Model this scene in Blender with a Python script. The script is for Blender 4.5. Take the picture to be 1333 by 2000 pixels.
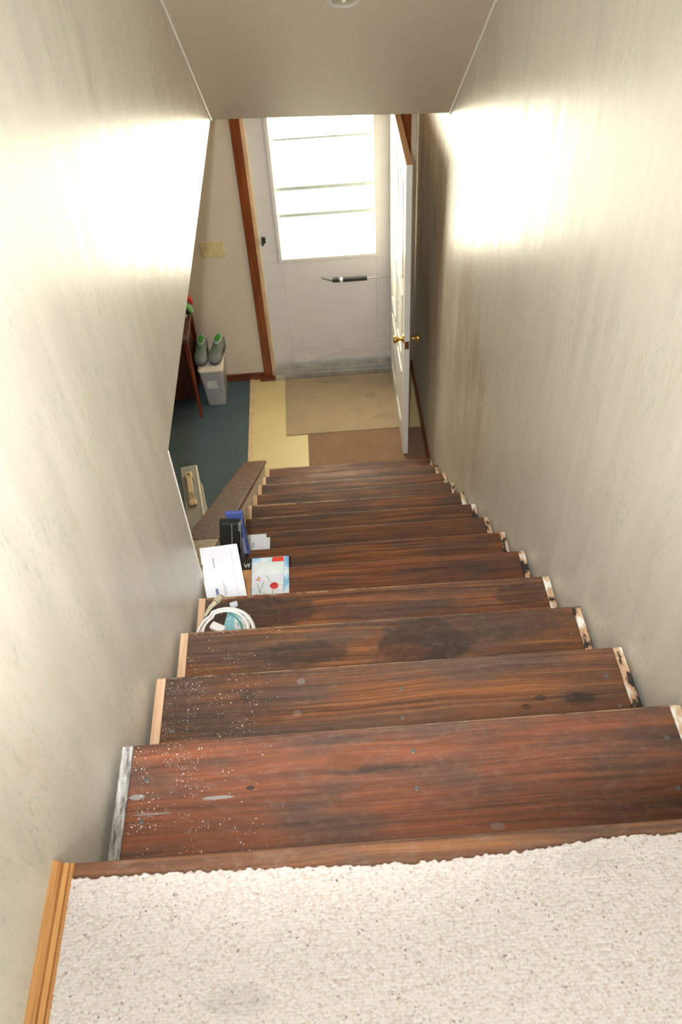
import bpy, bmesh, math, random
import numpy as np
from mathutils import Vector, Matrix, noise as mnoise

for o in list(bpy.data.objects): bpy.data.objects.remove(o, do_unlink=True)
SC = bpy.context.scene
COL = SC.collection

# ------------------------------------------------------------------ camera, light, exposure
def setup_camera():
    f, p, y, ro = 1627.445, 0.821364, 0.0054, -0.067985
    C = Vector((0.421, -0.4883, 1.2548))
    cy, sy, cp, sp = math.cos(y), math.sin(y), math.cos(p), math.sin(p)
    fw = Vector((sy*cp, cy*cp, -sp)); rt = Vector((cy, -sy, 0)); up = rt.cross(fw)
    c, s = math.cos(ro), math.sin(ro)
    r2 = rt*c + up*s; u2 = up*c - rt*s
    cd = bpy.data.cameras.new('camera'); co = bpy.data.objects.new('camera', cd); COL.objects.link(co)
    m = Matrix((r2, u2, -fw)).transposed().to_4x4(); m.translation = C
    co.matrix_world = m
    cd.sensor_fit = 'VERTICAL'; cd.sensor_height = 36.0; cd.sensor_width = 24.0
    cd.lens = f/2000*36.0
    cd.clip_start = 0.02
    cd.dof.use_dof = True; cd.dof.focus_distance = 2.0; cd.dof.aperture_fstop = 8.0
    SC.camera = co
setup_camera()

SC.view_settings.view_transform = 'Standard'
SC.view_settings.look = 'None'
SC.view_settings.gamma = 1.0
SC.view_settings.use_curve_mapping = False
SC.view_settings.exposure = 0.22
SC.cycles.max_bounces = 14
SC.cycles.diffuse_bounces = 10
SC.cycles.glossy_bounces = 5
SC.cycles.sample_clamp_indirect = 8.0

W_SKY = 20.0
wd = bpy.data.worlds.new('bright_overcast_sky'); SC.world = wd; wd.use_nodes = True
bg = wd.node_tree.nodes['Background']
bg.inputs['Color'].default_value = (1.0, 0.87, 0.66, 1); bg.inputs['Strength'].default_value = W_SKY

def light(name, kind, loc, power, color, size=0.1, rot=(0, 0, 0), size_y=None):
    ld = bpy.data.lights.new(name, kind); lo = bpy.data.objects.new(name, ld); COL.objects.link(lo)
    lo.location = loc; lo.rotation_euler = rot; ld.energy = power; ld.color = color
    if kind == 'AREA':
        ld.size = size
        if size_y: ld.shape = 'RECTANGLE'; ld.size_y = size_y
    else: ld.shadow_soft_size = size
    return lo
# flash on the camera, held a little to the left of the lens
fl = light('camera_flash', 'SPOT', (0.315, -0.485, 1.26), 215.0, (1.0, 0.99, 0.99), 0.03, (math.radians(90-36), 0, math.radians(-1)))
fl.data.spot_size = math.radians(80); fl.data.spot_blend = 1.0
# daylight portal in the opening of the outer door's window
pl = light('window_portal', 'AREA', (0.484, 4.68, -1.19), 1.0, (1, 1, 1), 0.66, (math.radians(-90), 0, 0), 1.02)
pl.data.cycles.is_portal = True
# added unseen fills: cool daylight behind the photographer, soft light for the room below
light('hall_fill', 'AREA', (0.5, -1.66, 1.60), 62.0, (0.85, 0.95, 1.0), 0.9, (math.radians(66), 0, 0), 1.2)
light('room_fill', 'AREA', (-1.6, 2.6, -0.34), 4.0, (1.0, 0.9, 0.75), 0.6)

# ------------------------------------------------------------------ material helpers
class NT:
    def __init__(s, name):
        s.m = bpy.data.materials.new(name); s.m.use_nodes = True
        s.t = s.m.node_tree; s.b = s.t.nodes['Principled BSDF']
        s.out = s.t.nodes['Material Output']
    def n(s, kind, **kw):
        nd = s.t.nodes.new(kind)
        for k, v in kw.items():
            if k == 'ins':
                for a, b in v.items():
                    if isinstance(b, bpy.types.NodeSocket): s.t.links.new(b, nd.inputs[a])
                    else: nd.inputs[a].default_value = b
            else: setattr(nd, k, v)
        return nd
    def link(s, a, b): s.t.links.new(a, b)
    def coord(s, scale=(1, 1, 1), loc=(0, 0, 0), rot=(0, 0, 0), src='Object'):
        tc = s.n('ShaderNodeTexCoord')
        mp = s.n('ShaderNodeMapping', ins={'Vector': tc.outputs[src], 'Location': loc, 'Rotation': rot, 'Scale': scale})
        return mp.outputs[0]
    def noise(s, vec, scale=5, detail=4, rough=0.5, dist=0.0):
        return s.n('ShaderNodeTexNoise', ins={'Vector': vec, 'Scale': scale, 'Detail': detail, 'Roughness': rough, 'Distortion': dist}).outputs[0]
    def ramp(s, fac, stops, interp='LINEAR'):
        r = s.n('ShaderNodeValToRGB', ins={'Fac': fac}); cr = r.color_ramp; cr.interpolation = interp
        while len(cr.elements) < len(stops): cr.elements.new(0.5)
        for e, (p, c) in zip(cr.elements, stops):
            e.position = p; e.color = (c[0], c[1], c[2], 1) if not isinstance(c, (int, float)) else (c, c, c, 1)
        return r.outputs[0]
    def mix(s, fac, a, b, mode='MIX'):
        nd = s.n('ShaderNodeMix', data_type='RGBA', blend_type=mode)
        for i, v in ((0, fac), (6, a), (7, b)):
            if isinstance(v, bpy.types.NodeSocket): s.link(v, nd.inputs[i])
            elif i == 0: nd.inputs[0].default_value = v
            else: nd.inputs[i].default_value = (v[0], v[1], v[2], 1)
        return nd.outputs[2]
    def math(s, op, a, b=0.0, c=None):
        nd = s.n('ShaderNodeMath', operation=op)
        for i, v in enumerate((a, b) if c is None else (a, b, c)):
            if isinstance(v, bpy.types.NodeSocket): s.link(v, nd.inputs[i])
            else: nd.inputs[i].default_value = v
        return nd.outputs[0]
    def base(s, v):
        if isinstance(v, bpy.types.NodeSocket): s.link(v, s.b.inputs['Base Color'])
        else: s.b.inputs['Base Color'].default_value = (v[0], v[1], v[2], 1)
    def rough(s, v):
        if isinstance(v, bpy.types.NodeSocket): s.link(v, s.b.inputs['Roughness'])
        else: s.b.inputs['Roughness'].default_value = v
    def bump(s, h, strength=0.3, dist=0.002):
        bp = s.n('ShaderNodeBump', ins={'Height': h, 'Strength': strength, 'Distance': dist})
        s.link(bp.outputs[0], s.b.inputs['Normal'])

def simple(name, col, rough=0.5, metal=0.0, var=0.12, scale=20, bump=0.0, spec=None):
    k = NT(name); v = k.coord()
    nz = k.noise(v, scale, 4)
    k.base(k.ramp(nz, [(0.3, tuple(c*(1-var) for c in col)), (0.7, tuple(min(1, c*(1+var)) for c in col))]))
    k.rough(rough); k.b.inputs['Metallic'].default_value = metal
    if spec is not None: k.b.inputs['Specular IOR Level'].default_value = spec
    if bump: k.bump(nz, bump, 0.002)
    return k.m

def ellipse_mask(k, vecsock, spots, warp=0.35):
    """sum of soft noisy ellipses: (cx, cy, rx, ry, strength)"""
    sep = k.n('ShaderNodeSeparateXYZ', ins={'Vector': vecsock})
    nz = k.noise(vecsock, 26, 3)
    acc = None
    for cx, cy, rx, ry, st in spots:
        dx = k.math('DIVIDE', k.math('SUBTRACT', sep.outputs[0], cx), rx)
        dy = k.math('DIVIDE', k.math('SUBTRACT', sep.outputs[1], cy), ry)
        d = k.math('ADD', k.math('MULTIPLY', dx, dx), k.math('MULTIPLY', dy, dy))
        d = k.math('ADD', d, k.math('MULTIPLY', k.math('SUBTRACT', nz, 0.5), warp*4))
        mk = k.n('ShaderNodeMapRange', interpolation_type='SMOOTHSTEP',
                 ins={'Value': d, 'From Min': 1.25, 'From Max': 0.55, 'To Min': 0.0, 'To Max': st}).outputs[0]
        acc = mk if acc is None else k.math('MAXIMUM', acc, mk)
    return acc

def wallpaper(name, base=(0.685, 0.65, 0.565), rough=0.34, fleck=1.0, smear_shade=None):
    """off-white washable wallpaper with a faint vertical brushed pattern and green flecks"""
    k = NT(name)
    v = k.coord((9, 9, 1.2)); big = k.noise(v, 2.0, 4, 0.55)
    c0 = k.ramp(big, [(0.3, tuple(c*0.93 for c in base)), (0.7, tuple(min(1, c*1.05) for c in base))])
    v2 = k.coord((120, 120, 38)); f = k.noise(v2, 1.0, 5, 0.65)
    v3 = k.coord((3, 3, 2.2), (3.3, 1.7, 0.4)); msk = k.ramp(k.noise(v3, 2.2, 3, 0.6), [(0.42, 0), (0.6, 1)])
    fl = k.ramp(f, [(0.52, 0), (0.66, 0.42*fleck)])
    c1 = k.mix(k.math('MULTIPLY', fl, msk), c0, (0.30, 0.42, 0.33))
    v4 = k.coord((3.1, 3.1, 1.3), (7.3, 2.7, 5.4)); m2 = k.ramp(k.noise(v4, 2.0, 3, 0.6), [(0.52, 0), (0.7, 0.4*fleck)])
    c2 = k.mix(k.math('MULTIPLY', m2, k.ramp(k.noise(v2, 0.6, 4), [(0.5, 0), (0.6, 0.6)])), c1, (0.55, 0.47, 0.26))
    if smear_shade:
        # hand smears, plus brown shade painted into the deep part of the walls: (y centre, z centre, y radius, z radius, strength)
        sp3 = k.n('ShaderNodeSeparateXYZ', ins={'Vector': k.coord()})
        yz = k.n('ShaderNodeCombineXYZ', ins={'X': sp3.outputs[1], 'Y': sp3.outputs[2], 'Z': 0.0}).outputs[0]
        gm_ = ellipse_mask(k, yz, smear_shade, 0.5)
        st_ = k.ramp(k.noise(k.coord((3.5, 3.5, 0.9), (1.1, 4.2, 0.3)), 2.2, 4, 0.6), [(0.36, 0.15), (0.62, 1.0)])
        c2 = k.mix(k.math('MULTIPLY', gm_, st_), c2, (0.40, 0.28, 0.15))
    # small chips and scuffs
    v5 = k.coord((40, 40, 15), (0.5, 0.2, 0.7)); ch = k.ramp(k.noise(v5, 1.0, 2), [(0.78, 0), (0.8, 0.8)])
    k.base(k.mix(ch, c2, (0.85, 0.84, 0.8)))
    k.rough(k.ramp(big, [(0.3, rough*0.9), (0.7, rough*1.15)]))
    k.b.inputs['Specular IOR Level'].default_value = 0.55
    v6 = k.coord((260, 260, 60)); k.bump(k.noise(v6, 1.0, 3), 0.2, 0.001)
    return k.m

def stair_wood(name, seed, red=0.5, dark=0.5, dust=0.0, stains=(), paint=(), darks=(), grain=56, rough=0.5, nose=None, scuff=0.2):
    """stained pine: long grain along x, worn darker patches, white dust near the left end. object space of the tread"""
    k = NT(name)
    off = (seed*3.17, seed*1.91, seed*0.7)
    # wavy grain
    vo = k.coord((1, 1, 1))
    wv = k.noise(k.coord((1.3, 5, 5), off), 1.6, 2)
    sep = k.n('ShaderNodeSeparateXYZ', ins={'Vector': vo})
    yy = k.math('ADD', sep.outputs[1], k.math('MULTIPLY', wv, 0.045))
    zz = k.math('ADD', sep.outputs[2], 0.0)
    comb = k.n('ShaderNodeCombineXYZ', ins={'X': k.math('ADD', k.math('MULTIPLY', sep.outputs[0], 1.0), seed*5.3), 'Y': k.math('MULTIPLY', yy, grain), 'Z': k.math('MULTIPLY', zz, grain)}).outputs[0]
    g1 = k.noise(comb, 1.0, 3, 0.6)
    comb2 = k.n('ShaderNodeCombineXYZ', ins={'X': k.math('MULTIPLY', sep.outputs[0], 4.0), 'Y': k.math('MULTIPLY', yy, grain*3.4), 'Z': zz}).outputs[0]
    g2 = k.noise(comb2, 1.0, 3, 0.6)
    g = k.math('ADD', k.math('MULTIPLY', g1, 0.6), k.math('MULTIPLY', g2, 0.4))
    blk = (0.034, 0.018, 0.014)
    mid = tuple(a*(1-red)+b*red for a, b in zip((0.155, 0.062, 0.022), (0.175, 0.054, 0.025)))
    hot = tuple(a*(1-red)+b*red for a, b in zip((0.31, 0.130, 0.038), (0.29, 0.085, 0.030)))
    c0 = k.ramp(g, [(0.34, blk), (0.44, tuple(x*0.65 for x in mid)), (0.52, mid), (0.66, hot)])
    # worn grey-brown bloom patches
    big = k.noise(k.coord((2.2, 7, 7), (off[1], off[2], off[0])), 1.6, 4, 0.6)
    wear = k.ramp(big, [(0.5-0.16*dark, 0.0), (0.68-0.12*dark, 0.85)])
    c1 = k.mix(wear, c0, k.ramp(g, [(0.35, (0.034, 0.022, 0.018)), (0.65, (0.105, 0.062, 0.044))]))
    if darks: c1 = k.mix(ellipse_mask(k, vo, darks), c1, (0.022, 0.016, 0.014))
    if stains: c1 = k.mix(ellipse_mask(k, vo, stains), c1, (0.13, 0.04, 0.012))
    # fine scuffing veil
    sc = k.ramp(k.noise(k.coord((30, 60, 60), off), 1.2, 5, 0.7), [(0.5, scuff*0.25), (0.78, scuff)])
    c1 = k.mix(sc, c1, (0.32, 0.235, 0.19))
    if paint: c1 = k.mix(ellipse_mask(k, vo, paint, 0.5), c1, (0.30, 0.30, 0.29))
    if nose is not None:
        wr_ = k.n('ShaderNodeMapRange', ins={'Value': sep.outputs[1], 'From Min': nose-0.0030, 'From Max': nose-0.0008, 'To Min': 0.0, 'To Max': 1.0}).outputs[0]
        wn = k.ramp(k.noise(k.coord((7, 1, 1), off), 2.0, 4, 0.7), [(0.40, 0.0), (0.6, 0.7)])
        c1 = k.mix(k.math('MULTIPLY', wr_, wn), c1, (0.46, 0.31, 0.18))
    # white plaster specks
    if dust > 0:
        for scl, thr in ((190, 0.20), (420, 0.24)):
            vr = k.n('ShaderNodeTexVoronoi', feature='F1', ins={'Vector': vo, 'Scale': scl, 'Randomness': 1.0})
            sp = k.ramp(vr.outputs['Distance'], [(thr, 1), (thr+0.06, 0)])
            rnd = k.n('ShaderNodeSeparateColor', ins={'Color': vr.outputs['Color']}).outputs[0]
            fall = k.n('ShaderNodeMapRange', ins={'Value': sep.outputs[0], 'From Min': 0.30, 'From Max': -0.02, 'To Min': 0.0, 'To Max': 0.36*dust}).outputs[0]
            clus = k.ramp(k.noise(k.coord((22, 22, 22), off), 1.0, 3), [(0.44, 0.03), (0.66, 1.0)])
            keep = k.math('GREATER_THAN', k.math('MULTIPLY', fall, clus), k.math('MULTIPLY', rnd, 1.0))
            c1 = k.mix(k.math('MULTIPLY', sp, keep), c1, (0.72, 0.71, 0.68))
    k.base(c1)
    k.rough(k.ramp(big, [(0.3, rough*0.85), (0.75, rough*1.35)]))
    k.b.inputs['Specular IOR Level'].default_value = 0.32
    k.bump(k.math('ADD', g, k.math('MULTIPLY', k.noise(k.coord((20, 20, 20)), 1, 3), 0.5)), 0.25, 0.0012)
    return k.m

def wood(name, dark, lightc, axis=0, grain=60, rough=0.45, contrast=(0.38, 0.64)):
    k = NT(name); sc = [grain]*3; sc[axis] = 3.0
    g = k.noise(k.coord(tuple(sc)), 1.0, 4, 0.6, 0.3)
    k.base(k.ramp(g, [(contrast[0], dark), (contrast[1], lightc)])); k.rough(rough)
    k.bump(g, 0.15, 0.001)
    return k.m

def carpet_mat(name, base, var, scale, bump=0.6, spots=None):
    k = NT(name); v = k.coord()
    n1 = k.noise(v, scale, 3, 0.7); n2 = k.noise(v, 6, 4, 0.6)
    c = k.ramp(n1, [(0.3, tuple(x*(1-var) for x in base)), (0.7, tuple(min(1, x*(1+var)) for x in base))])
    c = k.mix(k.ramp(n2, [(0.35, 0.0), (0.7, 0.35)]), c, tuple(x*0.7 for x in base))
    if spots: c = k.mix(ellipse_mask(k, v, spots), c, tuple(x*0.5 for x in base))
    k.base(c); k.rough(0.95); k.b.inputs['Specular IOR Level'].default_value = 0.1
    k.bump(n1, bump, 0.004)
    return k.m

# ------------------------------------------------------------------ mesh helpers
def bx(bm, x0, x1, y0, y1, z0, z1, M=None):
    vs = [bm.verts.new((x, y, z)) for x in (x0, x1) for y in (y0, y1) for z in (z0, z1)]
    if M is not None:
        for v in vs: v.co = M @ v.co
    for f in ((0, 1, 3, 2), (4, 6, 7, 5), (0, 4, 5, 1), (2, 3, 7, 6), (0, 2, 6, 4), (1, 5, 7, 3)):
        bm.faces.new([vs[i] for i in f])
    return vs
def prism(bm, pts, axis, a, b):
    """extrude a 2D outline along axis from a to b. pts are in the other two axes' order"""
    def mk(p, t):
        c = [0, 0, 0]; o = [i for i in range(3) if i != axis]; c[axis] = t; c[o[0]] = p[0]; c[o[1]] = p[1]; return c
    A = [bm.verts.new(mk(p, a)) for p in pts]; B = [bm.verts.new(mk(p, b)) for p in pts]
    n = len(pts)
    bm.faces.new(A); bm.faces.new(B[::-1])
    for i in range(n): bm.faces.new((A[i], B[i], B[(i+1) % n], A[(i+1) % n]))
def lathe(bm, prof, n=24, M=None):
    rings = []
    for r, h in prof:
        rings.append([bm.verts.new((r*math.cos(2*math.pi*i/n), r*math.sin(2*math.pi*i/n), h)) for i in range(n)])
    for a, b in zip(rings, rings[1:]):
        for i in range(n): bm.faces.new((a[i], a[(i+1) % n], b[(i+1) % n], b[i]))
    bm.faces.new(rings[0][::-1]); bm.faces.new(rings[-1])
    if M is not None:
        for rg in rings:
            for v in rg: v.co = M @ v.co
def tube(bm, pts, r, n=10, closed=False):
    pts = [Vector(p) for p in pts]; rings = []
    N = len(pts); up0 = None
    for i, p in enumerate(pts):
        if closed: t = (pts[(i+1) % N]-pts[i-1])
        else: t = pts[min(i+1, N-1)]-pts[max(i-1, 0)]
        t.normalize()
        if up0 is None: up0 = t.orthogonal().normalized()
        u = (up0 - t*up0.dot(t)).normalized(); up0 = u; w = t.cross(u)
        rr = r[i] if isinstance(r, (list, tuple)) else r
        rings.append([bm.verts.new(p + u*rr*math.cos(2*math.pi*k/n) + w*rr*math.sin(2*math.pi*k/n)) for k in range(n)])
    for a, b in zip(rings, rings[1:] + ([rings[0]] if closed else [])):
        for k in range(n): bm.faces.new((a[k], a[(k+1) % n], b[(k+1) % n], b[k]))
    if not closed: bm.faces.new(rings[0][::-1]); bm.faces.new(rings[-1])
def obj(name, bm, mat, parent=None, bevel=0.0, smooth=False, loc=None, seg=2, subdiv=0):
    bmesh.ops.recalc_face_normals(bm, faces=bm.faces[:])
    me = bpy.data.meshes.new(name); bm.to_mesh(me); bm.free()
    o = bpy.data.objects.new(name, me); COL.objects.link(o)
    if mat is not None: me.materials.append(mat)
    if parent is not None: o.parent = parent
    if loc is not None: o.location = loc
    if bevel > 0:
        b = o.modifiers.new('bevel', 'BEVEL'); b.width = bevel; b.segments = seg; b.limit_method = 'ANGLE'
    if subdiv:
        s = o.modifiers.new('subdivision', 'SUBSURF'); s.levels = subdiv; s.render_levels = subdiv
    if smooth:
        for p in me.polygons: p.use_smooth = True
    return o
def box(name, x0, x1, y0, y1, z0, z1, mat, parent=None, bevel=0.0, loc=None):
    bm = bmesh.new(); bx(bm, x0, x1, y0, y1, z0, z1); return obj(name, bm, mat, parent, bevel, loc=loc)
def thing(name, label, cat, loc=(0, 0, 0), rot=(0, 0, 0), group=None):
    o = bpy.data.objects.new(name, None); COL.objects.link(o); o.location = loc; o.rotation_euler = rot
    o.empty_display_size = 0.05
    o['label'] = label; o['category'] = cat
    if group: o['group'] = group
    return o
def tag(o, label, cat, group=None, kind=None):
    o['label'] = label; o['category'] = cat
    if group: o['group'] = group
    if kind: o['kind'] = kind
    return o
def struct(o, label, cat):
    o['kind'] = 'structure'; o['label'] = label; o['category'] = cat; return o

# ------------------------------------------------------------------ dimensions
RISE = 0.19; NT_ = 13
ZF = -2.661                 # floor of the lower hall
XL, XR = -0.037, 1.060      # faces of the left and right stair walls
YE = 4.60                   # inner face of the wall with the outer door
YW = 1.235                  # end of the full-height left wall
ZH = -0.30                  # lower ceiling
noseL = [0, .291, .557, .814, 1.073, 1.326, 1.580, 1.835, 2.096, 2.362, 2.617, 2.883, 3.137, 3.407]
noseR = [0, .294, .552, .808, 1.062, 1.325, 1.579, 1.833, 2.088, 2.347, 2.609, 2.873, 3.137, 3.396]
def zn(y): return -0.7363*(y-0.036)

M_wall = wallpaper('beige_wallpaper', smear_shade=[(3.0, 0.15, 0.9, 0.5, 0.35), (1.6, -0.2, 0.5, 0.5, 0.2)])
M_wall_r = wallpaper('beige_wallpaper_right', (0.685, 0.645, 0.555), 0.36, 1.0, [(2.9, -1.2, 0.8, 0.75, 0.5), (2.5, -0.95, 0.35, 0.18, 0.6), (3.9, -1.0, 0.7, 1.0, 0.75), (3.2, 0.2, 0.9, 0.5, 0.3)])  # hand smears, with the shade by the open door painted in as brown
M_plain = simple('plain_beige_wall', (0.66, 0.57, 0.45), 0.55, var=0.03, scale=5)
M_ceil = simple('cream_ceiling_paint', (0.54, 0.455, 0.345), 0.5, var=0.04, scale=120, bump=0.3)
M_bead = simple('white_caulk', (0.75, 0.70, 0.62), 0.5, var=0.03)
M_white = simple('white_door_paint', (0.72, 0.70, 0.67), 0.4, var=0.03, scale=9)
M_whitegloss = simple('glossy_white_door_paint', (0.78, 0.77, 0.72), 0.3, var=0.03, scale=9)
M_redtrim = wood('red_brown_varnished_trim', (0.13, 0.028, 0.006), (0.25, 0.065, 0.014), 2, 70, 0.35)
M_basetrim = wood('red_brown_varnished_base', (0.10, 0.022, 0.008), (0.22, 0.06, 0.02), 0, 70, 0.35)
M_oak = wood('golden_oak', (0.40, 0.17, 0.05), (0.66, 0.34, 0.12), 1, 90, 0.38)
M_raw = wood('raw_pine_edge', (0.50, 0.30, 0.18), (0.72, 0.50, 0.33), 1, 70, 0.6)
M_rawdoor = wood('raw_door_edge', (0.30, 0.17, 0.09), (0.40, 0.24, 0.13), 1, 60, 0.6)
M_cap = wood('dull_brown_cap', (0.10, 0.052, 0.034), (0.19, 0.11, 0.075), 1, 45, 0.5)
M_capraw = wood('bare_tan_cap', (0.36, 0.27, 0.18), (0.48, 0.37, 0.26), 1, 40, 0.6)
M_dark = wood('dark_stair_frame', (0.03, 0.015, 0.01), (0.07, 0.03, 0.018), 0, 40, 0.5)
M_brass = simple('polished_brass', (0.75, 0.50, 0.16), 0.22, 1.0, 0.05)
M_black = simple('black_plastic', (0.015, 0.015, 0.016), 0.4, var=0.1)
M_chrome = simple('grey_metal', (0.45, 0.45, 0.46), 0.35, 0.9, 0.05)
M_alu = simple('aluminium_threshold', (0.5, 0.5, 0.48), 0.38, 0.7, 0.15, 12)
M_nail = simple('dull_nail_head', (0.16, 0.155, 0.15), 0.45, 0.6, 0.1)

# ------------------------------------------------------------------ setting: walls, ceilings, floors
# left stair wall: full height up to YW, then only above the header line
bm = bmesh.new()
prism(bm, [(-1.7, ZF), (YW, ZF), (YW, ZH), (3.484, ZH), (3.484, 2.45), (-1.7, 2.45)], 0, XL-0.11, XL)
wl = struct(obj('wall_left', bm, M_wall), 'tall beige wallpapered wall on the left side of the stairs, ending above the lower room', 'wall')
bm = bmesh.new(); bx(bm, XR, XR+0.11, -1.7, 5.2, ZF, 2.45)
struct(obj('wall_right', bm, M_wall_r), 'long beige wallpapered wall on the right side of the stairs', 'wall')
box_back = struct(box('wall_back', XL-0.11, XR+0.11, -1.81, -1.7, -0.3, 2.45, M_plain), 'plain beige wall at the back of the upper hall', 'wall')
# sloping ceiling over the stairs, then the flat lower ceiling
bm = bmesh.new()
L0, R0 = (XL, 3.484, ZH), (XR, 3.37, ZH)
sl = 0.835
def up_to(p, z): return (p[0], p[1]-(z-p[2])/sl, z)
a, b = bm.verts.new(L0), bm.verts.new(R0)
c, d = bm.verts.new(up_to(R0, 2.4)), bm.verts.new(up_to(L0, 2.4))
e, f = bm.verts.new((XR, -1.7, 2.4)), bm.verts.new((XL, -1.7, 2.4))
bm.faces.new((a, b, c, d)); bm.faces.new((d, c, e, f))
sc_ = obj('ceiling', bm, M_ceil)
so = sc_.modifiers.new('solid', 'SOLIDIFY'); so.thickness = 0.1; so.offset = 1 
struct(sc_, 'cream ceiling that slopes down along the stairs', 'ceiling')
bm = bmesh.new()
pts = [(-2.7, 0.2), (XL-0.11, 0.2), (XL-0.11, 3.484), (XL, 3.484), (XR, 3.37), (XR, YE), (-2.7, YE)]
prism(bm, pts, 2, ZH, ZH+0.12)
struct(obj('ceiling', bm, M_ceil), 'flat ceiling of the lower hall beyond the sloping part', 'ceiling')
# thin pale corner beads where the sloping ceiling meets the walls
for (P, dx) in ((L0, 0.004), (R0, -0.004)):
    bm = bmesh.new(); q = up_to(P, 2.39)
    tube(bm, [(P[0]+dx, P[1], P[2]-0.003), (q[0]+dx, q[1], q[2]-0.003)], 0.005, 6)
    struct(obj('trim_1' if dx > 0 else 'trim_2', bm, M_bead), 'thin pale bead in the corner of ceiling and %s wall' % ('left' if dx > 0 else 'right'), 'trim')
# wall with the outer door (opening x .02-.965, z ZF..-.62)
OX0, OX1, OZ = 0.025, 0.965, -0.62
bm = bmesh.new()
bx(bm, -2.7, OX0, YE, YE+0.12, ZF, ZH); bx(bm, OX1, XR, YE, YE+0.12, ZF, ZH); bx(bm, OX0, OX1, YE, YE+0.12, OZ, ZH)
struct(obj('wall_far', bm, M_plain), 'plain beige wall around the white outer door', 'wall')
bm = bmesh.new(); bx(bm, -2.81, -2.7, 0.2, YE+.12, ZF, ZH); bx(bm, -2.81, XL-0.11, 0.09, 0.2, ZF, ZH)
struct(obj('wall_room', bm, M_plain), 'beige walls of the lower room', 'wall')
# floors
M_teal = carpet_mat('blue_green_carpet', (0.095, 0.130, 0.140), 0.4, 260, 0.6)
struct(box('floor', -2.81, -0.168, 0.1, YE+.01, ZF-0.06, ZF, M_teal), 'blue-green carpeted floor of the lower room', 'floor')
kv = NT('pale_yellow_vinyl'); v = kv.coord()
sp = kv.ramp(kv.noise(v, 160, 3), [(0.4, (0.62, 0.50, 0.24)), (0.62, (0.68, 0.57, 0.30))])
kv.base(kv.mix(kv.ramp(kv.noise(v, 5, 3), [(0.4, 0), (0.8, 0.3)]), sp, (0.50, 0.38, 0.17))); kv.rough(0.42)
struct(box('floor', -0.136, XR+.02, 3.3, YE+.2, ZF-0.06, ZF, kv.m), 'pale yellow speckled vinyl floor in front of the outer door', 'floor')
struct(box('trim_3', -0.170, -0.134, 3.40, YE, ZF-0.03, ZF+0.006, simple('pale_wood_strip', (0.62, 0.46, 0.26), 0.4, var=0.15), None, 0.002), 'pale wooden strip between blue carpet and yellow vinyl', 'trim')
# upper landing slab under the carpet
struct(box('floor', XL-.1, XR+.1, -1.75, -0.03, -0.28, -0.004, M_dark), 'wooden floor under the carpet of the upper landing', 'floor')

# ------------------------------------------------------------------ staircase
st = thing('staircase', 'worn dark-stained pine staircase running down between the two walls', 'staircase', (0.5, 0, ZF))
def T(x, y, z): return (x-0.5, y, z-ZF)
TREADS = {
 1: dict(red=1.0, scuff=.3, dark=0.25, dust=1.0, grain=44,
         stains=[(.40, .225, .035, .020, .8), (.16, .10, .10, .06, .35)],
         paint=[(.018, .186, .015, .005, .8), (.165, .174, .030, .0035, .8), (.05, .152, .035, .002, .6), (.66, .085, .014, .007, .25)],
         darks=[(.45, .205, .09, .008, .6), (.225, .188, .008, .005, .95), (.62, .05, .3, .01, .4)]),
 2: dict(red=.35, dark=.7, dust=.9, grain=84, darks=[(.06, .50, .25, .12, .4), (.92, .425, .035, .018, .85), (.80, .415, .012, .008, .9), (.835, .435, .012, .008, .7), (.19, .49, .02, .015, .8)],
         paint=[(.31, .52, .010, .008, .25), (.30, .44, .009, .008, .2)], stains=[(.86, .40, .3, .02, .5)]),
 3: dict(red=.2, dark=.6, dust=.35, grain=96, darks=[(.62, .73, .13, .085, .85), (.82, .77, .2, .05, .5), (.3, .72, .12, .04, .6)], stains=[(.56, .70, .07, .03, .35)]),
 4: dict(red=.4, dark=.5, dust=.25, grain=80, darks=[(.15, 1.0, .2, .06, .7), (.95, 1.0, .09, .04, .6)], stains=[(.75, .95, .12, .02, .5)]),
 5: dict(red=.6, dark=.35), 6: dict(red=.3, dark=.5), 7: dict(red=.4, dark=.9), 8: dict(red=.3, dark=.8), 9: dict(red=.6, dark=.4),
 10: dict(red=.5, dark=.7), 11: dict(red=.7, dark=.6), 12: dict(red=.5, dark=.8), 13: dict(red=.7, dark=.3)}
edgeR_chip = NT('chipped_painted_edge')
v = edgeR_chip.coord(); nz = edgeR_chip.noise(edgeR_chip.coord((18, 9, 9), (1.3, 0.4, 0)), 1.6, 3, 0.55)
ec = edgeR_chip.ramp(nz, [(0.44, (0.03, 0.024, 0.022)), (0.48, (0.50, 0.30, 0.18)), (0.55, (0.60, 0.42, 0.28)), (0.62, (0.78, 0.75, 0.68))], 'LINEAR')
edgeR_chip.base(ec); edgeR_chip.rough(0.55)
eg = NT('grey_painted_edge'); nz = eg.noise(eg.coord((60, 9, 9)), 1.4, 4, 0.7)
eg.base(eg.ramp(nz, [(0.38, (0.10, 0.09, 0.085)), (0.5, (0.34, 0.33, 0.31)), (0.66, (0.68, 0.67, 0.64))])); eg.rough(0.6)
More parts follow.
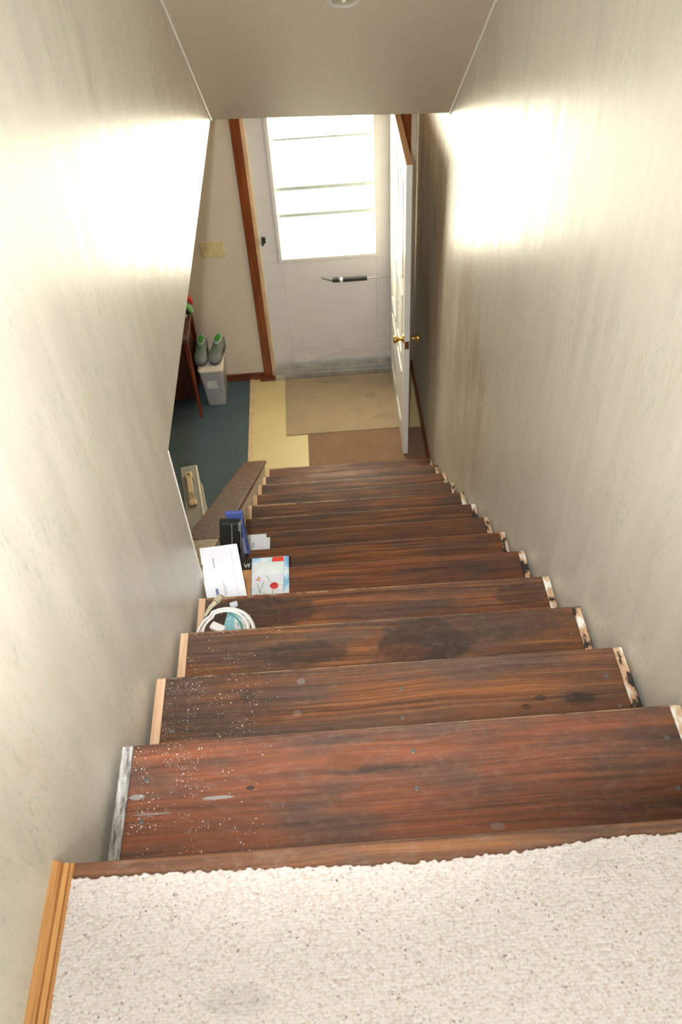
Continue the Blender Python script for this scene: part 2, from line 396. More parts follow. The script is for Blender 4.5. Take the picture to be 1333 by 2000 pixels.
for k in range(1, 14):
    z = -k*RISE; yb = min(noseL[k-1], noseR[k-1])-0.045 if k > 1 else -0.03
    m = stair_wood('stained_tread_wood', k, nose=min(noseL[k], noseR[k])+(0.0 if k < 5 else 0.0011), **dict(dict(scuff=.2 if k < 5 else .07), **TREADS[k]))
    bm = bmesh.new()
    xl, xr = 0.0, 1.027
    vs = bx(bm, xl-0.5, xr-0.5, yb, noseL[k], z-ZF-0.036, z-ZF)
    for v in vs:
        if v.co.y > yb+0.1 and v.co.x > 0: v.co.y = noseR[k]
        v.co.z += (ZF - z)
    tr = obj('tread', bm, m, st, 0.006, loc=(0, 0, z-ZF), seg=3)
    # keep the material coordinates in metres from the left end of the tread and the landing edge
    me = tr.data
    for vv in me.vertices: vv.co.x += 0.5
    tr.location.x -= 0.5
    if k == 1: tr['label'] = 'top tread, redder than the others'
    # end bands
    bm = bmesh.new(); x0 = -0.021
    bx(bm, x0, 0.0004, yb, noseL[k]-0.001, -0.034, -0.0006)
    eb = obj('left_edge', bm, eg.m if k == 1 else M_raw, tr, 0.003)
    eb['label'] = 'grey weathered left end' if k == 1 else 'bare unstained left end'
    bm = bmesh.new(); bx(bm, 1.0266, 1.048, yb, noseR[k]-0.001, -0.034, -0.0006)
    eb = obj('right_edge', bm, edgeR_chip.m, tr, 0.003); eb['label'] = 'chipped painted right end'
NAILS = {1: [(.033, .217), (.032, .14), (.529, .237), (.527, .164), (1.0, .226), (.989, .129)],
         2: [(.533, .483), (.529, .411), (.992, .476), (1.001, .402), (.023, .42)], 3: [(1.003, .722)]}
treads = [o for o in st.children if o.name.startswith('tread')]
for k, lst in NAILS.items():
    for x, y in lst:
        bm = bmesh.new(); lathe(bm, [(0.0045, 0.0), (0.0045, 0.0005), (0.0036, 0.0009), (0.0012, 0.0006)], 16)
        obj('nail_head', bm, M_nail, treads[k-1], loc=(x, y, 0.0001))
# solid saw-tooth body: risers and carriage under the treads
bm = bmesh.new()
pts = [(-0.03, -0.045)]
for k in range(1, 15):
    yk = ((noseL[k-1]+noseR[k-1])/2 if k > 1 else 0.0)-0.03
    zt = -(k-1)*RISE-0.04; zb = -k*RISE-0.037
    pts += [(yk, zt), (yk, zb if k < 14 else ZF)]
pts += [(2.9, ZF), (-0.03, -0.6)]
prism(bm, [(p[0], p[1]-ZF) for p in pts], 0, -0.518, 0.545)
obj('riser_frame', bm, M_dark, st)
# landing nosing board
bm = bmesh.new(); vs = bx(bm, -0.535, 0.555, -0.16, 0.002, -ZF-0.034, -ZF+0.001)
nosing_m = stair_wood('nosing_wood', 21, red=.3, dark=.15, grain=50, scuff=.5, stains=[(.55, -.012, .05, .012, .3), (.75, -.010, .08, .012, .3)])
nb = obj('landing_nosing', bm, nosing_m, st, 0.006, seg=3); nb['label'] = 'worn wooden nosing strip at the carpet edge'

# half wall beside the lower flight with its sloping cap
Y0, Y1 = YW, 3.48
bm = bmesh.new()
prism(bm, [(Y0, ZF), (Y1-0.015, ZF), (Y1-0.015, zn(Y1)+0.045), (Y0, zn(Y0)+0.045)], 0, -0.148, -0.0345)
hw = struct(obj('wall_stairside', bm, M_plain), 'low beige half wall between the lower stairs and the blue-carpeted room', 'wall')
YB = 1.60
for (ya, ybb, m, lb, o_) in ((YB, Y1, M_cap, 'brown stained cap board', 0.0), (Y0, YB-0.002, M_capraw, 'bare tan cap board', -0.003)):
    bm = bmesh.new()
    prism(bm, [(ya, zn(ya)+0.046), (ybb, zn(ybb)+0.046), (ybb, zn(ybb)+0.07+o_), (ya, zn(ya)+0.07+o_)], 0, -0.165, -0.022 if o_ == 0 else -0.0335)
    cb = obj('cap', bm, m, hw, 0.003); cb['label'] = lb

# ------------------------------------------------------------------ upper landing carpet (berber loops) and oak strip
def landing_carpet():
    x0, x1 = -0.010, XR-0.002
    xs = np.arange(x0, x1, 0.0016)
    ysf = np.arange(-0.36, -0.0195, 0.0016); ysc = np.arange(-1.68, -0.36, 0.02)
    ys = np.concatenate([ysc, ysf])
    X, Y = np.meshgrid(xs, ys)
    rng = np.random.RandomState(4)
    # loops on a jittered lattice: pitch 6.4 mm
    P = 0.0048
    best = np.full(X.shape, 9.0)
    ci = np.floor(X/P).astype(int); cj = np.floor(Y/P).astype(int)
    tab = rng.rand(512, 512, 3)
    for di in (-1, 0, 1):
        for dj in (-1, 0, 1):
            i = ci+di; j = cj+dj
            t = tab[i % 512, j % 512]
            cx = (i+0.5+(j % 2)*0.5+(t[..., 0]-0.5)*0.5)*P; cyy = (j+0.5+(t[..., 1]-0.5)*0.5)*P
            dd = np.hypot((X-cx)*1.0, (Y-cyy)*1.15)/P
            best = np.minimum(best, dd - 0.12*t[..., 2])
    Z = 0.005 + 0.0022*np.sqrt(np.clip(1-(best/0.72)**2, 0, 1))
    Z += 0.0009*(rng.rand(*X.shape)-0.5)
    # ragged front edge
    edge = -0.029 + 0.006*np.sin(X*9+1.0)*0.4 + 0.0030*np.interp(X, np.linspace(x0, x1, 190), rng.rand(190)-0.5)*2
    edge += np.interp(X, [0, .3, .5, .66, .8, 1.06], [0.003, 0.0, -0.006, -0.004, 0.006, 0.008])
    over = Y > edge
    Y2 = np.where(over, edge, Y)
    Z = np.where(over, 0.0012, Z)
    nx, ny = len(xs), len(ys)
    co = np.stack([X, Y2, Z], -1).reshape(-1, 3).astype(np.float32)
    idx = np.arange(nx*ny).reshape(ny, nx)
    q = np.stack([idx[:-1, :-1], idx[:-1, 1:], idx[1:, 1:], idx[1:, :-1]], -1).reshape(-1, 4)
    me = bpy.data.meshes.new('landing_carpet')
    me.vertices.add(len(co)); me.vertices.foreach_set('co', co.ravel())
    me.loops.add(q.size); me.loops.foreach_set('vertex_index', q.ravel().astype(np.int32))
    me.polygons.add(len(q)); me.polygons.foreach_set('loop_start', np.arange(0, q.size, 4, dtype=np.int32))
    me.update(calc_edges=True); me.validate()
    for p in me.polygons: p.use_smooth = True
    o = bpy.data.objects.new('landing_carpet', me); COL.objects.link(o)
    k = NT('berber_wool'); v = k.coord()
    vr = k.n('ShaderNodeTexVoronoi', ins={'Vector': v, 'Scale': 260.0})
    r = k.n('ShaderNodeSeparateColor', ins={'Color': vr.outputs['Color']})
    c = k.ramp(r.outputs[0], [(0.0, (0.54, 0.45, 0.41)), (0.3, (0.61, 0.54, 0.51)), (0.7, (0.66, 0.61, 0.58)), (1.0, (0.63, 0.57, 0.56))])
    c = k.mix(k.ramp(k.noise(k.coord((60, 60, 60)), 1, 3), [(0.5, 0.0), (0.75, 0.2)]), c, (0.64, 0.54, 0.48))
    dk = k.math('MULTIPLY', k.math('GREATER_THAN', r.outputs[1], 0.955), k.ramp(k.noise(v, 380, 2), [(0.5, 0), (0.6, 1)]))
    c = k.mix(k.math('MULTIPLY', dk, 0.8), c, (0.16, 0.12, 0.13))
    dirt = ellipse_mask(k, v, [(.24, -.20, .05, .02, .25), (.10, -.24, .05, .02, .25), (.75, -.05, .05, .02, .15)])
    c = k.mix(dirt, c, (0.35, 0.33, 0.35))
    k.base(c); k.rough(0.95); k.b.inputs['Specular IOR Level'].default_value = 0.15
    k.bump(k.noise(v, 700, 3), 0.4, 0.001)
    me.materials.append(k.m)
    return tag(o, 'cream looped berber carpet with dark flecks on the upper landing', 'carpet')
landing_carpet()
bm = bmesh.new()
prof = [(-0.037, -0.004), (-0.009, -0.004), (-0.009, 0.006), (-0.0105, 0.009), (-0.013, 0.0095), (-0.0135, 0.0065), (-0.0150, 0.0065), (-0.0160, 0.0105), (-0.0225, 0.0120), (-0.0232, 0.0080), (-0.0250, 0.0080), (-0.0258, 0.0150), (-0.029, 0.0200), (-0.034, 0.0225), (-0.037, 0.0225)]
prism(bm, prof, 1, -1.7, -0.002)
struct(obj('baseboard_left', bm, M_oak), 'golden oak moulding along the left edge of the landing carpet', 'baseboard')

bm = bmesh.new(); tube(bm, [(XL-.001, YW+.0005, ZF+.6), (XL-.001, YW+.0005, ZH+.0)], .0035, 8)
struct(obj('trim_8', bm, M_bead), 'thin pale corner bead on the end of the left stair wall', 'trim')

# recessed lamp in the sloping ceiling
nrm = Vector((0, -sl, -1)).normalized()
pc = Vector((0.560, 0, 0)); pc.y = 2.583; pc.z = ZH + sl*(3.43-pc.y)
lamp = thing('ceiling_light', 'round pale recessed lamp, unlit, in the sloping ceiling', 'lamp', pc)
lamp.rotation_mode = 'QUATERNION'; lamp.rotation_quaternion = nrm.to_track_quat('Z', 'Y')
bm = bmesh.new(); lathe(bm, [(0.060, -0.002), (0.060, 0.006), (0.054, 0.010), (0.040, 0.007), (0.039, -0.002)], 40)
obj('rim', bm, simple('lamp_rim', (0.60, 0.56, 0.50), 0.45), lamp, smooth=False)
bm = bmesh.new(); lathe(bm, [(0.0385, 0.0), (0.0385, 0.0068), (0.028, 0.0085), (0.010, 0.0095)], 32)
obj('lens', bm, simple('lamp_lens', (0.40, 0.37, 0.27), 0.25), lamp)
bm = bmesh.new(); lathe(bm, [(0.007, 0.009), (0.007, 0.013), (0.003, 0.015)], 16)
obj('finial', bm, M_bead, lamp)

# ------------------------------------------------------------------ outer door
d1 = thing('door_1', 'white outer door with a tall window in four stacked panes and a black closer', 'door', (0.49, YE+0.05, ZF)); d1['kind'] = 'structure'
def DB(name, x0, x1, y0, y1, z0, z1, mat, parent=None, bevel=0.002):
    return box(name, x0-0.49, x1-0.49, y0-YE-.05, y1-YE-.05, z0-ZF, z1-ZF, mat, parent or d1, bevel)
WX0, WX1, WZ0, WZ1 = 0.165, 0.803, -1.685, -0.715
SX0, SX1, SZ0, SZ1 = 0.035, 0.955, -2.56, -0.635
bm = bmesh.new()
def dbm(x0, x1, y0, y1, z0, z1): bx(bm, x0-.49, x1-.49, y0-YE-.05, y1-YE-.05, z0-ZF, z1-ZF)
dbm(SX0, WX0, YE+.01, YE+.05, SZ0, SZ1); dbm(WX1, SX1, YE+.01, YE+.05, SZ0, SZ1)
dbm(WX0, WX1, YE+.01, YE+.05, SZ0, WZ0); dbm(WX0, WX1, YE+.01, YE+.05, WZ1, SZ1)
k = NT('soiled_white_door_paint'); v = k.coord((1, 1, 1))
sep = k.n('ShaderNodeSeparateXYZ', ins={'Vector': v})
grime = k.ramp(k.noise(k.coord((6, 6, 14)), 1.0, 4, 0.65), [(0.45, 0.0), (0.75, 0.5)])
low = k.n('ShaderNodeMapRange', ins={'Value': sep.outputs[2], 'From Min': 0.45, 'From Max': 0.1, 'To Min': 0.15, 'To Max': 1.0}).outputs[0]
k.base(k.mix(k.math('MULTIPLY', grime, low), (0.70, 0.68, 0.66), (0.28, 0.25, 0.22))); k.rough(0.42)
obj('door_leaf', bm, k.m, d1, 0.003)
# raised moulding around the glass
bm = bmesh.new(); t = 0.022
dbm(WX0-t, WX0+.004, YE+.0, YE+.012, WZ0-t, WZ1+t); dbm(WX1-.004, WX1+t, YE+.0, YE+.012, WZ0-t, WZ1+t)
dbm(WX0, WX1, YE+.0, YE+.012, WZ0-t, WZ0+.004); dbm(WX0, WX1, YE+.0, YE+.012, WZ1-.004, WZ1+t)
obj('window_moulding', bm, M_white, d1, 0.004)
for zz, hh in ((-0.893, .008), (-1.204, .014), (-1.383, .013)):
    DB('glazing_bar', WX0, WX1, YE+.020, YE+.0265, zz-hh, zz+hh, simple('pale_glazing_bar', (0.60, 0.66, 0.62), 0.5))
gl = bpy.data.materials.new('window_glass'); gl.use_nodes = True; nt = gl.node_tree
for n_ in list(nt.nodes): nt.nodes.remove(n_)
go = nt.nodes.new('ShaderNodeOutputMaterial'); gm = nt.nodes.new('ShaderNodeMixShader'); gt = nt.nodes.new('ShaderNodeBsdfTransparent'); gg = nt.nodes.new('ShaderNodeBsdfGlossy')
gt.inputs[0].default_value = (0.97, 1.0, 0.99, 1); gg.inputs['Roughness'].default_value = 0.02; gm.inputs[0].default_value = 0.06
nt.links.new(gt.outputs[0], gm.inputs[1]); nt.links.new(gg.outputs[0], gm.inputs[2]); nt.links.new(gm.outputs[0], go.inputs[0])
zs = [WZ0, -1.383, -1.204, -0.893, WZ1]
for a_, b_ in zip(zs, zs[1:]): DB('pane', WX0, WX1, YE+.027, YE+.031, a_+.001, b_-.001, gl, None, 0)
# jambs of the opening
M_jamb = simple('pale_jamb', (0.66, 0.60, 0.48), 0.5, var=.1, scale=6)
DB('jamb', OX0, SX0-.002, YE-.005, YE+.11, ZF, OZ, M_jamb); DB('jamb', SX1+.002, OX1, YE-.005, YE+.11, ZF, OZ, M_jamb)
DB('jamb', SX0-.002, SX1+.002, YE+.0, YE+.11, SZ1+.003, OZ, M_jamb)
DB('threshold', OX0, OX1, YE-.045, YE+.11, ZF, ZF+.05, M_alu)
DB('sill_plate', OX0, OX1, YE-.012, YE+.11, ZF+.05, SZ0-.004, simple('worn_sill', (0.40, 0.38, 0.34), .5, var=.25, scale=14))
DB('door_sweep', SX0, SX1, YE+.003, YE+.012, SZ0, SZ0+.025, simple('grey_sweep', (0.5, 0.5, 0.5), .4))
# latch
bm = bmesh.new(); dbm(.047, .072, YE-.004, YE+.01, -1.556, -1.512); dbm(.054, .066, YE-.03, YE-.004, -1.540, -1.522); dbm(.046, .060, YE-.034, YE-.024, -1.556, -1.526)
obj('latch', bm, M_black, d1, 0.003)
# pneumatic closer
cl = thing('closer_dummy', '', '') ; bpy.data.objects.remove(cl)
def tubex(x0, x1, y, z, r0, r1=None, n=14):
    bm = bmesh.new(); r1 = r1 or r0
    tube(bm, [(x0-.49, y-YE-.05, z-ZF), (x1-.49, y-YE-.05, z-ZF)], [r0, r1], n); return bm
zc = -1.835; yc_ = YE-.045
clo = obj('door_closer', tubex(.530, .735, yc_, zc-.004, .0165), M_black, d1, 0.003); clo['label'] = 'black pneumatic closer tube'
obj('collar', tubex(.498, .530, yc_, zc-.002, .017, .0185), M_black, clo)
obj('band', tubex(.548, .568, yc_, zc-.004, .0172), simple('closer_label', (.6, .6, .6), .4), clo)
bm = bmesh.new(); tube(bm, [(.425-.49, yc_-YE-.05+.03, zc+.004-ZF), (.46-.49, yc_-YE-.05+.01, zc+.004-ZF), (.50-.49, yc_-YE-.05, zc-.002-ZF)], [.006, .009, .012], 10)
obj('bracket', bm, M_chrome, clo)
obj('rod', tubex(.735, .925, yc_, zc-.004, .004), M_chrome, clo)
bm = bmesh.new(); dbm(.915, .93, YE-.055, YE+.02, zc-.02, zc+.015); obj('rod_bracket', bm, M_chrome, clo, .002)

# red-brown casing left of the outer door, baseboard, casing right
struct(box('trim_4', -.058, .004, YE-.018, YE, ZF, ZH-.1, M_redtrim, None, .003), 'red-brown varnished casing left of the white outer door', 'trim')
struct(box('trim_5', .004, .026, YE-.012, YE+.0, ZF, ZH-.1, simple('bare_jamb_edge', (.62, .42, .24), .5, var=.2, scale=8), None, .002), 'pale bare jamb edge beside the red-brown casing', 'trim')
struct(box('trim_6', OX1-.002, 1.028, YE-.018, YE, ZF, ZH-.1, M_redtrim, None, .003), 'dark red-brown casing right of the outer door', 'trim')
struct(box('baseboard_far', -2.7, -.058, YE-.016, YE, ZF, ZF+.058, M_basetrim, None, .003), 'red-brown baseboard at the foot of the far wall', 'baseboard')
struct(box('trim_7', -.09, .03, YE-.045, YE-.018, ZF, ZF+.03, M_basetrim, None, .003), 'dark wood block at the foot of the casing', 'trim')
struct(box('baseboard_right', XR-.014, XR, 3.47, YE, ZF, ZF+.075, M_basetrim, None, .003), 'dark baseboard at the foot of the right wall behind the open door', 'baseboard')

# ------------------------------------------------------------------ inner door standing open along the right wall
d2 = thing('door_2', 'white inner door swung open beside the right wall, seen nearly edge-on', 'door', (.913, YE-.06, ZF)); d2['kind'] = 'structure'
d2.rotation_euler = (0, 0, math.radians(-0.3))
Ld = .895; TH = .0165; HD = 2.01
def d2b(bm, y0, y1, x0, x1, z0, z1): bx(bm, x0, x1, -y1, -y0, z0, z1)
bm = bmesh.new(); d2b(bm, 0, Ld, -TH, TH, .012, HD-.004)
obj('door_leaf', bm, M_whitegloss, d2, .0015)
bm = bmesh.new(); d2b(bm, 0.001, Ld-.001, -TH+.0005, TH-.0005, HD-.004, HD)
o = obj('top_edge', bm, M_rawdoor, d2); o['label'] = 'unpainted wooden top edge'
for (z0, z1) in ((.18, .62), (.74, 1.18), (1.30, 1.86)):
    for (y0, y1) in ((.11, .41), (.49, .79)):
        bm = bmesh.new(); w = .018
        for (a0, a1, b0, b1) in ((y0, y1, z0, z0+w), (y0, y1, z1-w, z1), (y0, y0+w, z0, z1), (y1-w, y1, z0, z1)):
            d2b(bm, a0, a1, -TH-.005, -TH+.002, b0, b1)
        obj('panel_moulding', bm, M_whitegloss, d2, .002)
# smear of blue on the face
k = NT('blue_smear'); k.base(k.ramp(k.noise(k.coord((4, 4, 20)), 3, 3), [(.45, (.75, .77, .76)), (.6, (.18, .42, .52))])); k.rough(.4)
bm = bmesh.new(); d2b(bm, .50, .57, -TH-.0012, -TH, .98, 1.22); o = obj('blue_mark', bm, k.m, d2); o['label'] = 'pale blue smear on the door face'
# knobs, rosettes, latch
KY, KZ = -.865, .930
for sgn in (-1, 1):
    Mx = Matrix.Translation((sgn*TH, KY, KZ)) @ Matrix.Rotation(sgn*math.pi/2, 4, 'Y')
    bm = bmesh.new(); lathe(bm, [(.026, 0), (.026, .004), (.018, .009), (.010, .012), (.009, .024), (.013, .030), (.021, .040), (.0245, .052), (.0245, .058), (.019, .062), (.008, .0625)], 28, Mx)
    obj('knob', bm, M_brass, d2, smooth=True)
bm = bmesh.new(); d2b(bm, Ld, Ld+.0015, -.013, .013, KZ-.055, KZ-.0); o = obj('latch_plate', bm, simple('aged_brass', (.30, .15, .06), .4, .7), d2, .001)
for z in (.25, 1.0, 1.75):
    bm = bmesh.new(); tube(bm, [(TH+.004, .004, z-.045), (TH+.004, .004, z+.045)], .006, 10); obj('hinge', bm, M_brass, d2)

# ------------------------------------------------------------------ rugs and things in the lower hall
M_mat1 = carpet_mat('beige_mat_pile', (.40, .31, .20), .2, 320, .5, [(.72, 4.30, .05, .04, .35), (.45, 4.50, .14, .04, .3), (.60, 4.15, .05, .03, .2), (.80, 4.05, .08, .04, .2)])
tag(box('door_mat', .098, .900, 3.922, 4.552, ZF, ZF+.009, M_mat1, None, .003), 'stained beige rectangular mat in front of the white outer door', 'mat')
M_mat2 = carpet_mat('brown_mat_pile', (.27, .165, .10), .2, 320, .5)
tag(box('door_mat', .250, 1.045, 3.46, 3.918, ZF, ZF+.006, M_mat2, None, .003), 'brown mat at the foot of the stairs, nearest the bottom tread', 'mat')

# light switch
sw = thing('light_switch', 'ivory double light switch plate on the beige wall left of the door', 'switch', (-.285, YE, -1.572))
box('plate', -.078, .078, -.007, 0, -.056, .056, simple('ivory_plastic', (.62, .52, .26), .35), sw, .003)
for dx in (-.023, .023):
    bm = bmesh.new(); prism(bm, [(-.007, -.012), (-.007, .012), (-.016, .009), (-.013, -.002)], 0, dx-.005, dx+.005)
    obj('toggle', bm, simple('ivory_toggle', (.66, .57, .33), .35), sw, .001)

# storage bin
bn = thing('storage_bin', 'translucent white lidded storage bin on the blue carpet, shoes on its lid', 'bin', (-.407, 4.44, ZF))
def tapered(bm, w0, d0, w1, d1, z0, z1, n=6, rad=.02):
    rings = []
    for (w, d, z) in ((w0, d0, z0), (w1, d1, z1)):
        rg = []
        for (sx, sy, a0) in ((1, 1, 0), (-1, 1, 90), (-1, -1, 180), (1, -1, 270)):
            for i in range(n+1):
                a = math.radians(a0+90*i/n); rg.append(bm.verts.new((sx*(w-rad)+rad*math.cos(a), sy*(d-rad)+rad*math.sin(a), z)))
        rings.append(rg)
    a, b = rings; m = len(a)
    for i in range(m): bm.faces.new((a[i], a[(i+1) % m], b[(i+1) % m], b[i]))
    bm.faces.new(a[::-1]); bm.faces.new(b)
bm = bmesh.new(); tapered(bm, .066, .125, .086, .140, .002, .325)
bt = obj('tub', bm, simple('frosted_plastic', (.36, .37, .37), .3, var=.08, scale=8), bn, .004)
bm = bmesh.new(); bx(bm, -.045, .03, -.1392, -.1362, .17, .235)
lb = obj('paper_label', bm, simple('label_paper', (.55, .56, .53), .6), bt); lb.rotation_euler = (math.radians(0), 0, 0)
bm = bmesh.new(); tapered(bm, .091, .150, .091, .150, .318, .336); tapered(bm, .086, .135, .084, .133, .334, .352)
obj('lid', bm, simple('cream_lid_plastic', (.78, .68, .58), .35, var=.05), bn, .004)

# shoes
def make_shoe():
    s = thing('sneaker', '', 'shoe', (0, 0, 0))
    secs = [(-.135, .012, .018, .045), (-.125, .030, .0, .075), (-.09, .034, 0, .085), (-.04, .032, 0, .080), (.01, .034, 0, .072), (.05, .042, 0, .062), (.09, .044, 0, .050), (.12, .036, .002, .040), (.138, .016, .008, .030)]
    bm = bmesh.new(); rings = []
    for (y, w, zb, zt) in secs:
        rg = []
        for i in range(14):
            a = 2*math.pi*i/14; cx = math.cos(a); cz = math.sin(a)
            rg.append(bm.verts.new((w*math.copysign(abs(cx)**.75, cx)*(1 if cz < 0 else .9), y, (zb+zt)/2+(zt-zb)/2*math.copysign(abs(cz)**.8, cz))))
        rings.append(rg)
    for a, b in zip(rings, rings[1:]):
        for i in range(14): bm.faces.new((a[i], a[(i+1) % 14], b[(i+1) % 14], b[i]))
    bm.faces.new(rings[0]); bm.faces.new(rings[-1][::-1])
    up = obj('upper', bm, simple('grey_mesh_fabric', (.19, .21, .19), .8, var=.4, scale=90, bump=.4), s, smooth=True, subdiv=1)
    bm = bmesh.new(); lathe(bm, [(.001, .084), (.018, .0845), (.021, .087), (.024, .085), (.025, .078)], 20)
    for v in bm.verts: v.co.y = v.co.y*2.3-.065; v.co.z += (v.co.y+.065)*-.08
    obj('collar', bm, simple('pale_grey_collar', (.45, .48, .49), .7), s, smooth=True)
    bm = bmesh.new(); lathe(bm, [(.001, .0875), (.012, .0875), (.0185, .0865), (.019, .083)], 18)
    for v in bm.verts: v.co.y = v.co.y*2.4-.065; v.co.z += (v.co.y+.065)*-.08
    obj('insole', bm, simple('green_lining', (.06, .26, .04), .7), s, smooth=True)
    bm = bmesh.new()
    for i in range(5):
        y = .0+.016*i; z = .0745-.0028*i
        tube(bm, [(-.022, y, z-.008), (-.008, y+.004, z+.002), (.008, y-.002, z+.002), (.022, y+.002, z-.008)], .0028, 6)
    obj('laces', bm, simple('green_grey_laces', (.16, .30, .13), .8), s)
    bm = bmesh.new()
    sol = []
    for i in range(28):
        a = 2*math.pi*i/28; y = .142*math.sin(a); w = .034+.010*max(0, math.sin(a)); sol.append((w*math.copysign(abs(math.cos(a))**.7, math.cos(a)), y))
    prism(bm, sol, 2, -.008, .012)
    obj('sole', bm, simple('dark_grey_sole', (.09, .09, .085), .8), s, .003)
    return s
def copy_tree(o, parent=None):
    c = o.copy(); COL.objects.link(c); c.parent = parent
    for ch in list(o.children): copy_tree(ch, c)
    return c
sh = make_shoe(); sh['label'] = 'right-hand one of the two grey running shoes with green lining on the bin lid'
sh2 = copy_tree(sh); sh2['label'] = 'left-hand one of the two grey running shoes, darker and nearer the desk'
for o_, x, rz in ((sh, -.350, 164), (sh2, -.462, 176)):
    o_.scale = (1.25, .82, 1.1); o_.location = (x, 4.430, ZF+.352+.030); o_.rotation_euler = (math.radians(22), 0, math.radians(rz))
    o_['group'] = 'pair of grey running shoes'
sh.rotation_euler = (math.radians(-10), 0, math.radians(164)); sh2.rotation_euler = (math.radians(-10), 0, math.radians(176))

# desk / side table
dk = thing('side_table', 'dark mahogany side table at the left edge, partly hidden by the stair wall', 'table', (-.86, 4.39, ZF))
M_mah = wood('mahogany', (.035, .008, .004), (.09, .022, .010), 2, 50, .3)
M_mah2 = wood('mahogany_leg', (.12, .022, .008), (.24, .05, .02), 2, 50, .28)
box('table_top', -.37, .365, -.215, .185, .655, .685, wood('mahogany_top', (.10, .04, .03), (.17, .08, .06), 0, 50, .25), dk, .005)
box('body', -.34, .338, -.185, .165, .16, .655, M_mah, dk, .003)
for sx in (-1, 1):
    for sy in (-1, 1):
        bm = bmesh.new(); cx = .346*sx; cyy = -.005+.190*sy
        for (zA, zB, wA, wB) in ((0, .655, 0.010, .013),):
            vs = []
            for (z, w) in ((zA, wA), (zB, wB)):
                vs += [bm.verts.new((cx+a*w-(.008*sx if z == 0 else 0)*0, cyy+b*w, z)) for a, b in ((-1, -1), (1, -1), (1, 1), (-1, 1))]
            for i in range(4): bm.faces.new((vs[i], vs[(i+1) % 4], vs[4+(i+1) % 4], vs[4+i]))
            bm.faces.new(vs[:4][::-1]); bm.faces.new(vs[4:])
        obj('leg', bm, M_mah2, dk, .003)
# things on the table
ct = thing('cup', 'small white cup on the mahogany table top at the wall edge', 'cup', (-.548, 4.42, ZF+.685))
bm = bmesh.new(); lathe(bm, [(.016, 0), (.018, .004), (.023, .05), (.0235, .052), (.0215, .051), (.017, .008), (.002, .007)], 24); obj('body', bm, simple('white_china', (.8, .8, .82), .25), ct, smooth=True)
bm = bmesh.new(); tube(bm, [(.021+.015*math.sin(a), 0, .027+.014*math.cos(a)) for a in [math.pi*i/8 for i in range(9)]], .003, 8); obj('handle', bm, simple('white_china_handle', (.8, .8, .82), .25), ct)
toy = thing('toy', 'small red and green toy at the back of the mahogany table', 'toy', (-.498, 4.48, ZF+.685))
def blob(name, c, r, m, par, rot=0):
    bm = bmesh.new(); bmesh.ops.create_uvsphere(bm, u_segments=20, v_segments=12, radius=1)
    Mm = Matrix.Translation(c) @ Matrix.Rotation(rot, 4, 'Y') @ Matrix.Diagonal((r[0], r[1], r[2], 1))
    for v in bm.verts: v.co = Mm @ v.co
    return obj(name, bm, m, par, smooth=True)
blob('body', (-.01, 0, .045), (.026, .022, .045), simple('dark_green_toy', (.03, .07, .03), .5), toy)
blob('green_lobe', (.006, -.02, .060), (.020, .016, .042), simple('pale_green_toy', (.28, .60, .22), .4), toy, -.5)
blob('red_lobe', (.014, .0, .115), (.018, .016, .040), simple('red_toy', (.60, .03, .03), .4), toy, -.4)

# carrying case standing on the carpet
cs = thing('carrying_case', 'grey-beige hard carrying case with a tan handle, standing upright behind the half wall', 'case', (-.405, 2.86, ZF))
cs.rotation_euler = (0, 0, math.radians(9.5))
M_case = simple('grey_case_plastic', (.33, .32, .28), .45, var=.05)
HC = .46
bm = bmesh.new(); tapered(bm, .057, .35, .050, .342, 0, HC, 5, .014); obj('shell', bm, M_case, cs, .003)
bm = bmesh.new(); tapered(bm, .0585, .351, .0585, .351, HC*.62, HC*.64, 5, .014); obj('seam', bm, simple('case_seam', (.5, .46, .36), .5), cs)
bm = bmesh.new(); bx(bm, .040, .0515, -.33, .33, HC-.012, HC+.006); obj('edge_strip', bm, simple('cream_edge', (.62, .57, .44), .4), cs, .003)
M_hd = simple('tan_handle_plastic', (.60, .47, .27), .4, var=.06)
hd = []
bm = bmesh.new(); bx(bm, -.026, .016, .215, .27, HC-.001, HC+.024); mt1 = obj('handle_mount', bm, M_hd, cs, .005)
bm = bmesh.new(); tube(bm, [(-.005, .243, HC+.0245), (-.005, .243, HC+.0250)], .009, 14); obj('mount_hole', bm, simple('dark_hole', (.10, .085, .03), .6), mt1)
bm = bmesh.new(); bx(bm, -.026, .020, -.005, .040, HC-.001, HC+.016); obj('handle_mount', bm, M_hd, cs, .007)
bm = bmesh.new()
prism(bm, [(.222, HC+.012), (.205, HC+.034), (.08, HC+.034), (.03, HC+.010), (.03, HC+.004), (.08, HC+.020), (.20, HC+.022)], 0, -.019, .011)
obj('handle', bm, M_hd, cs, .004)

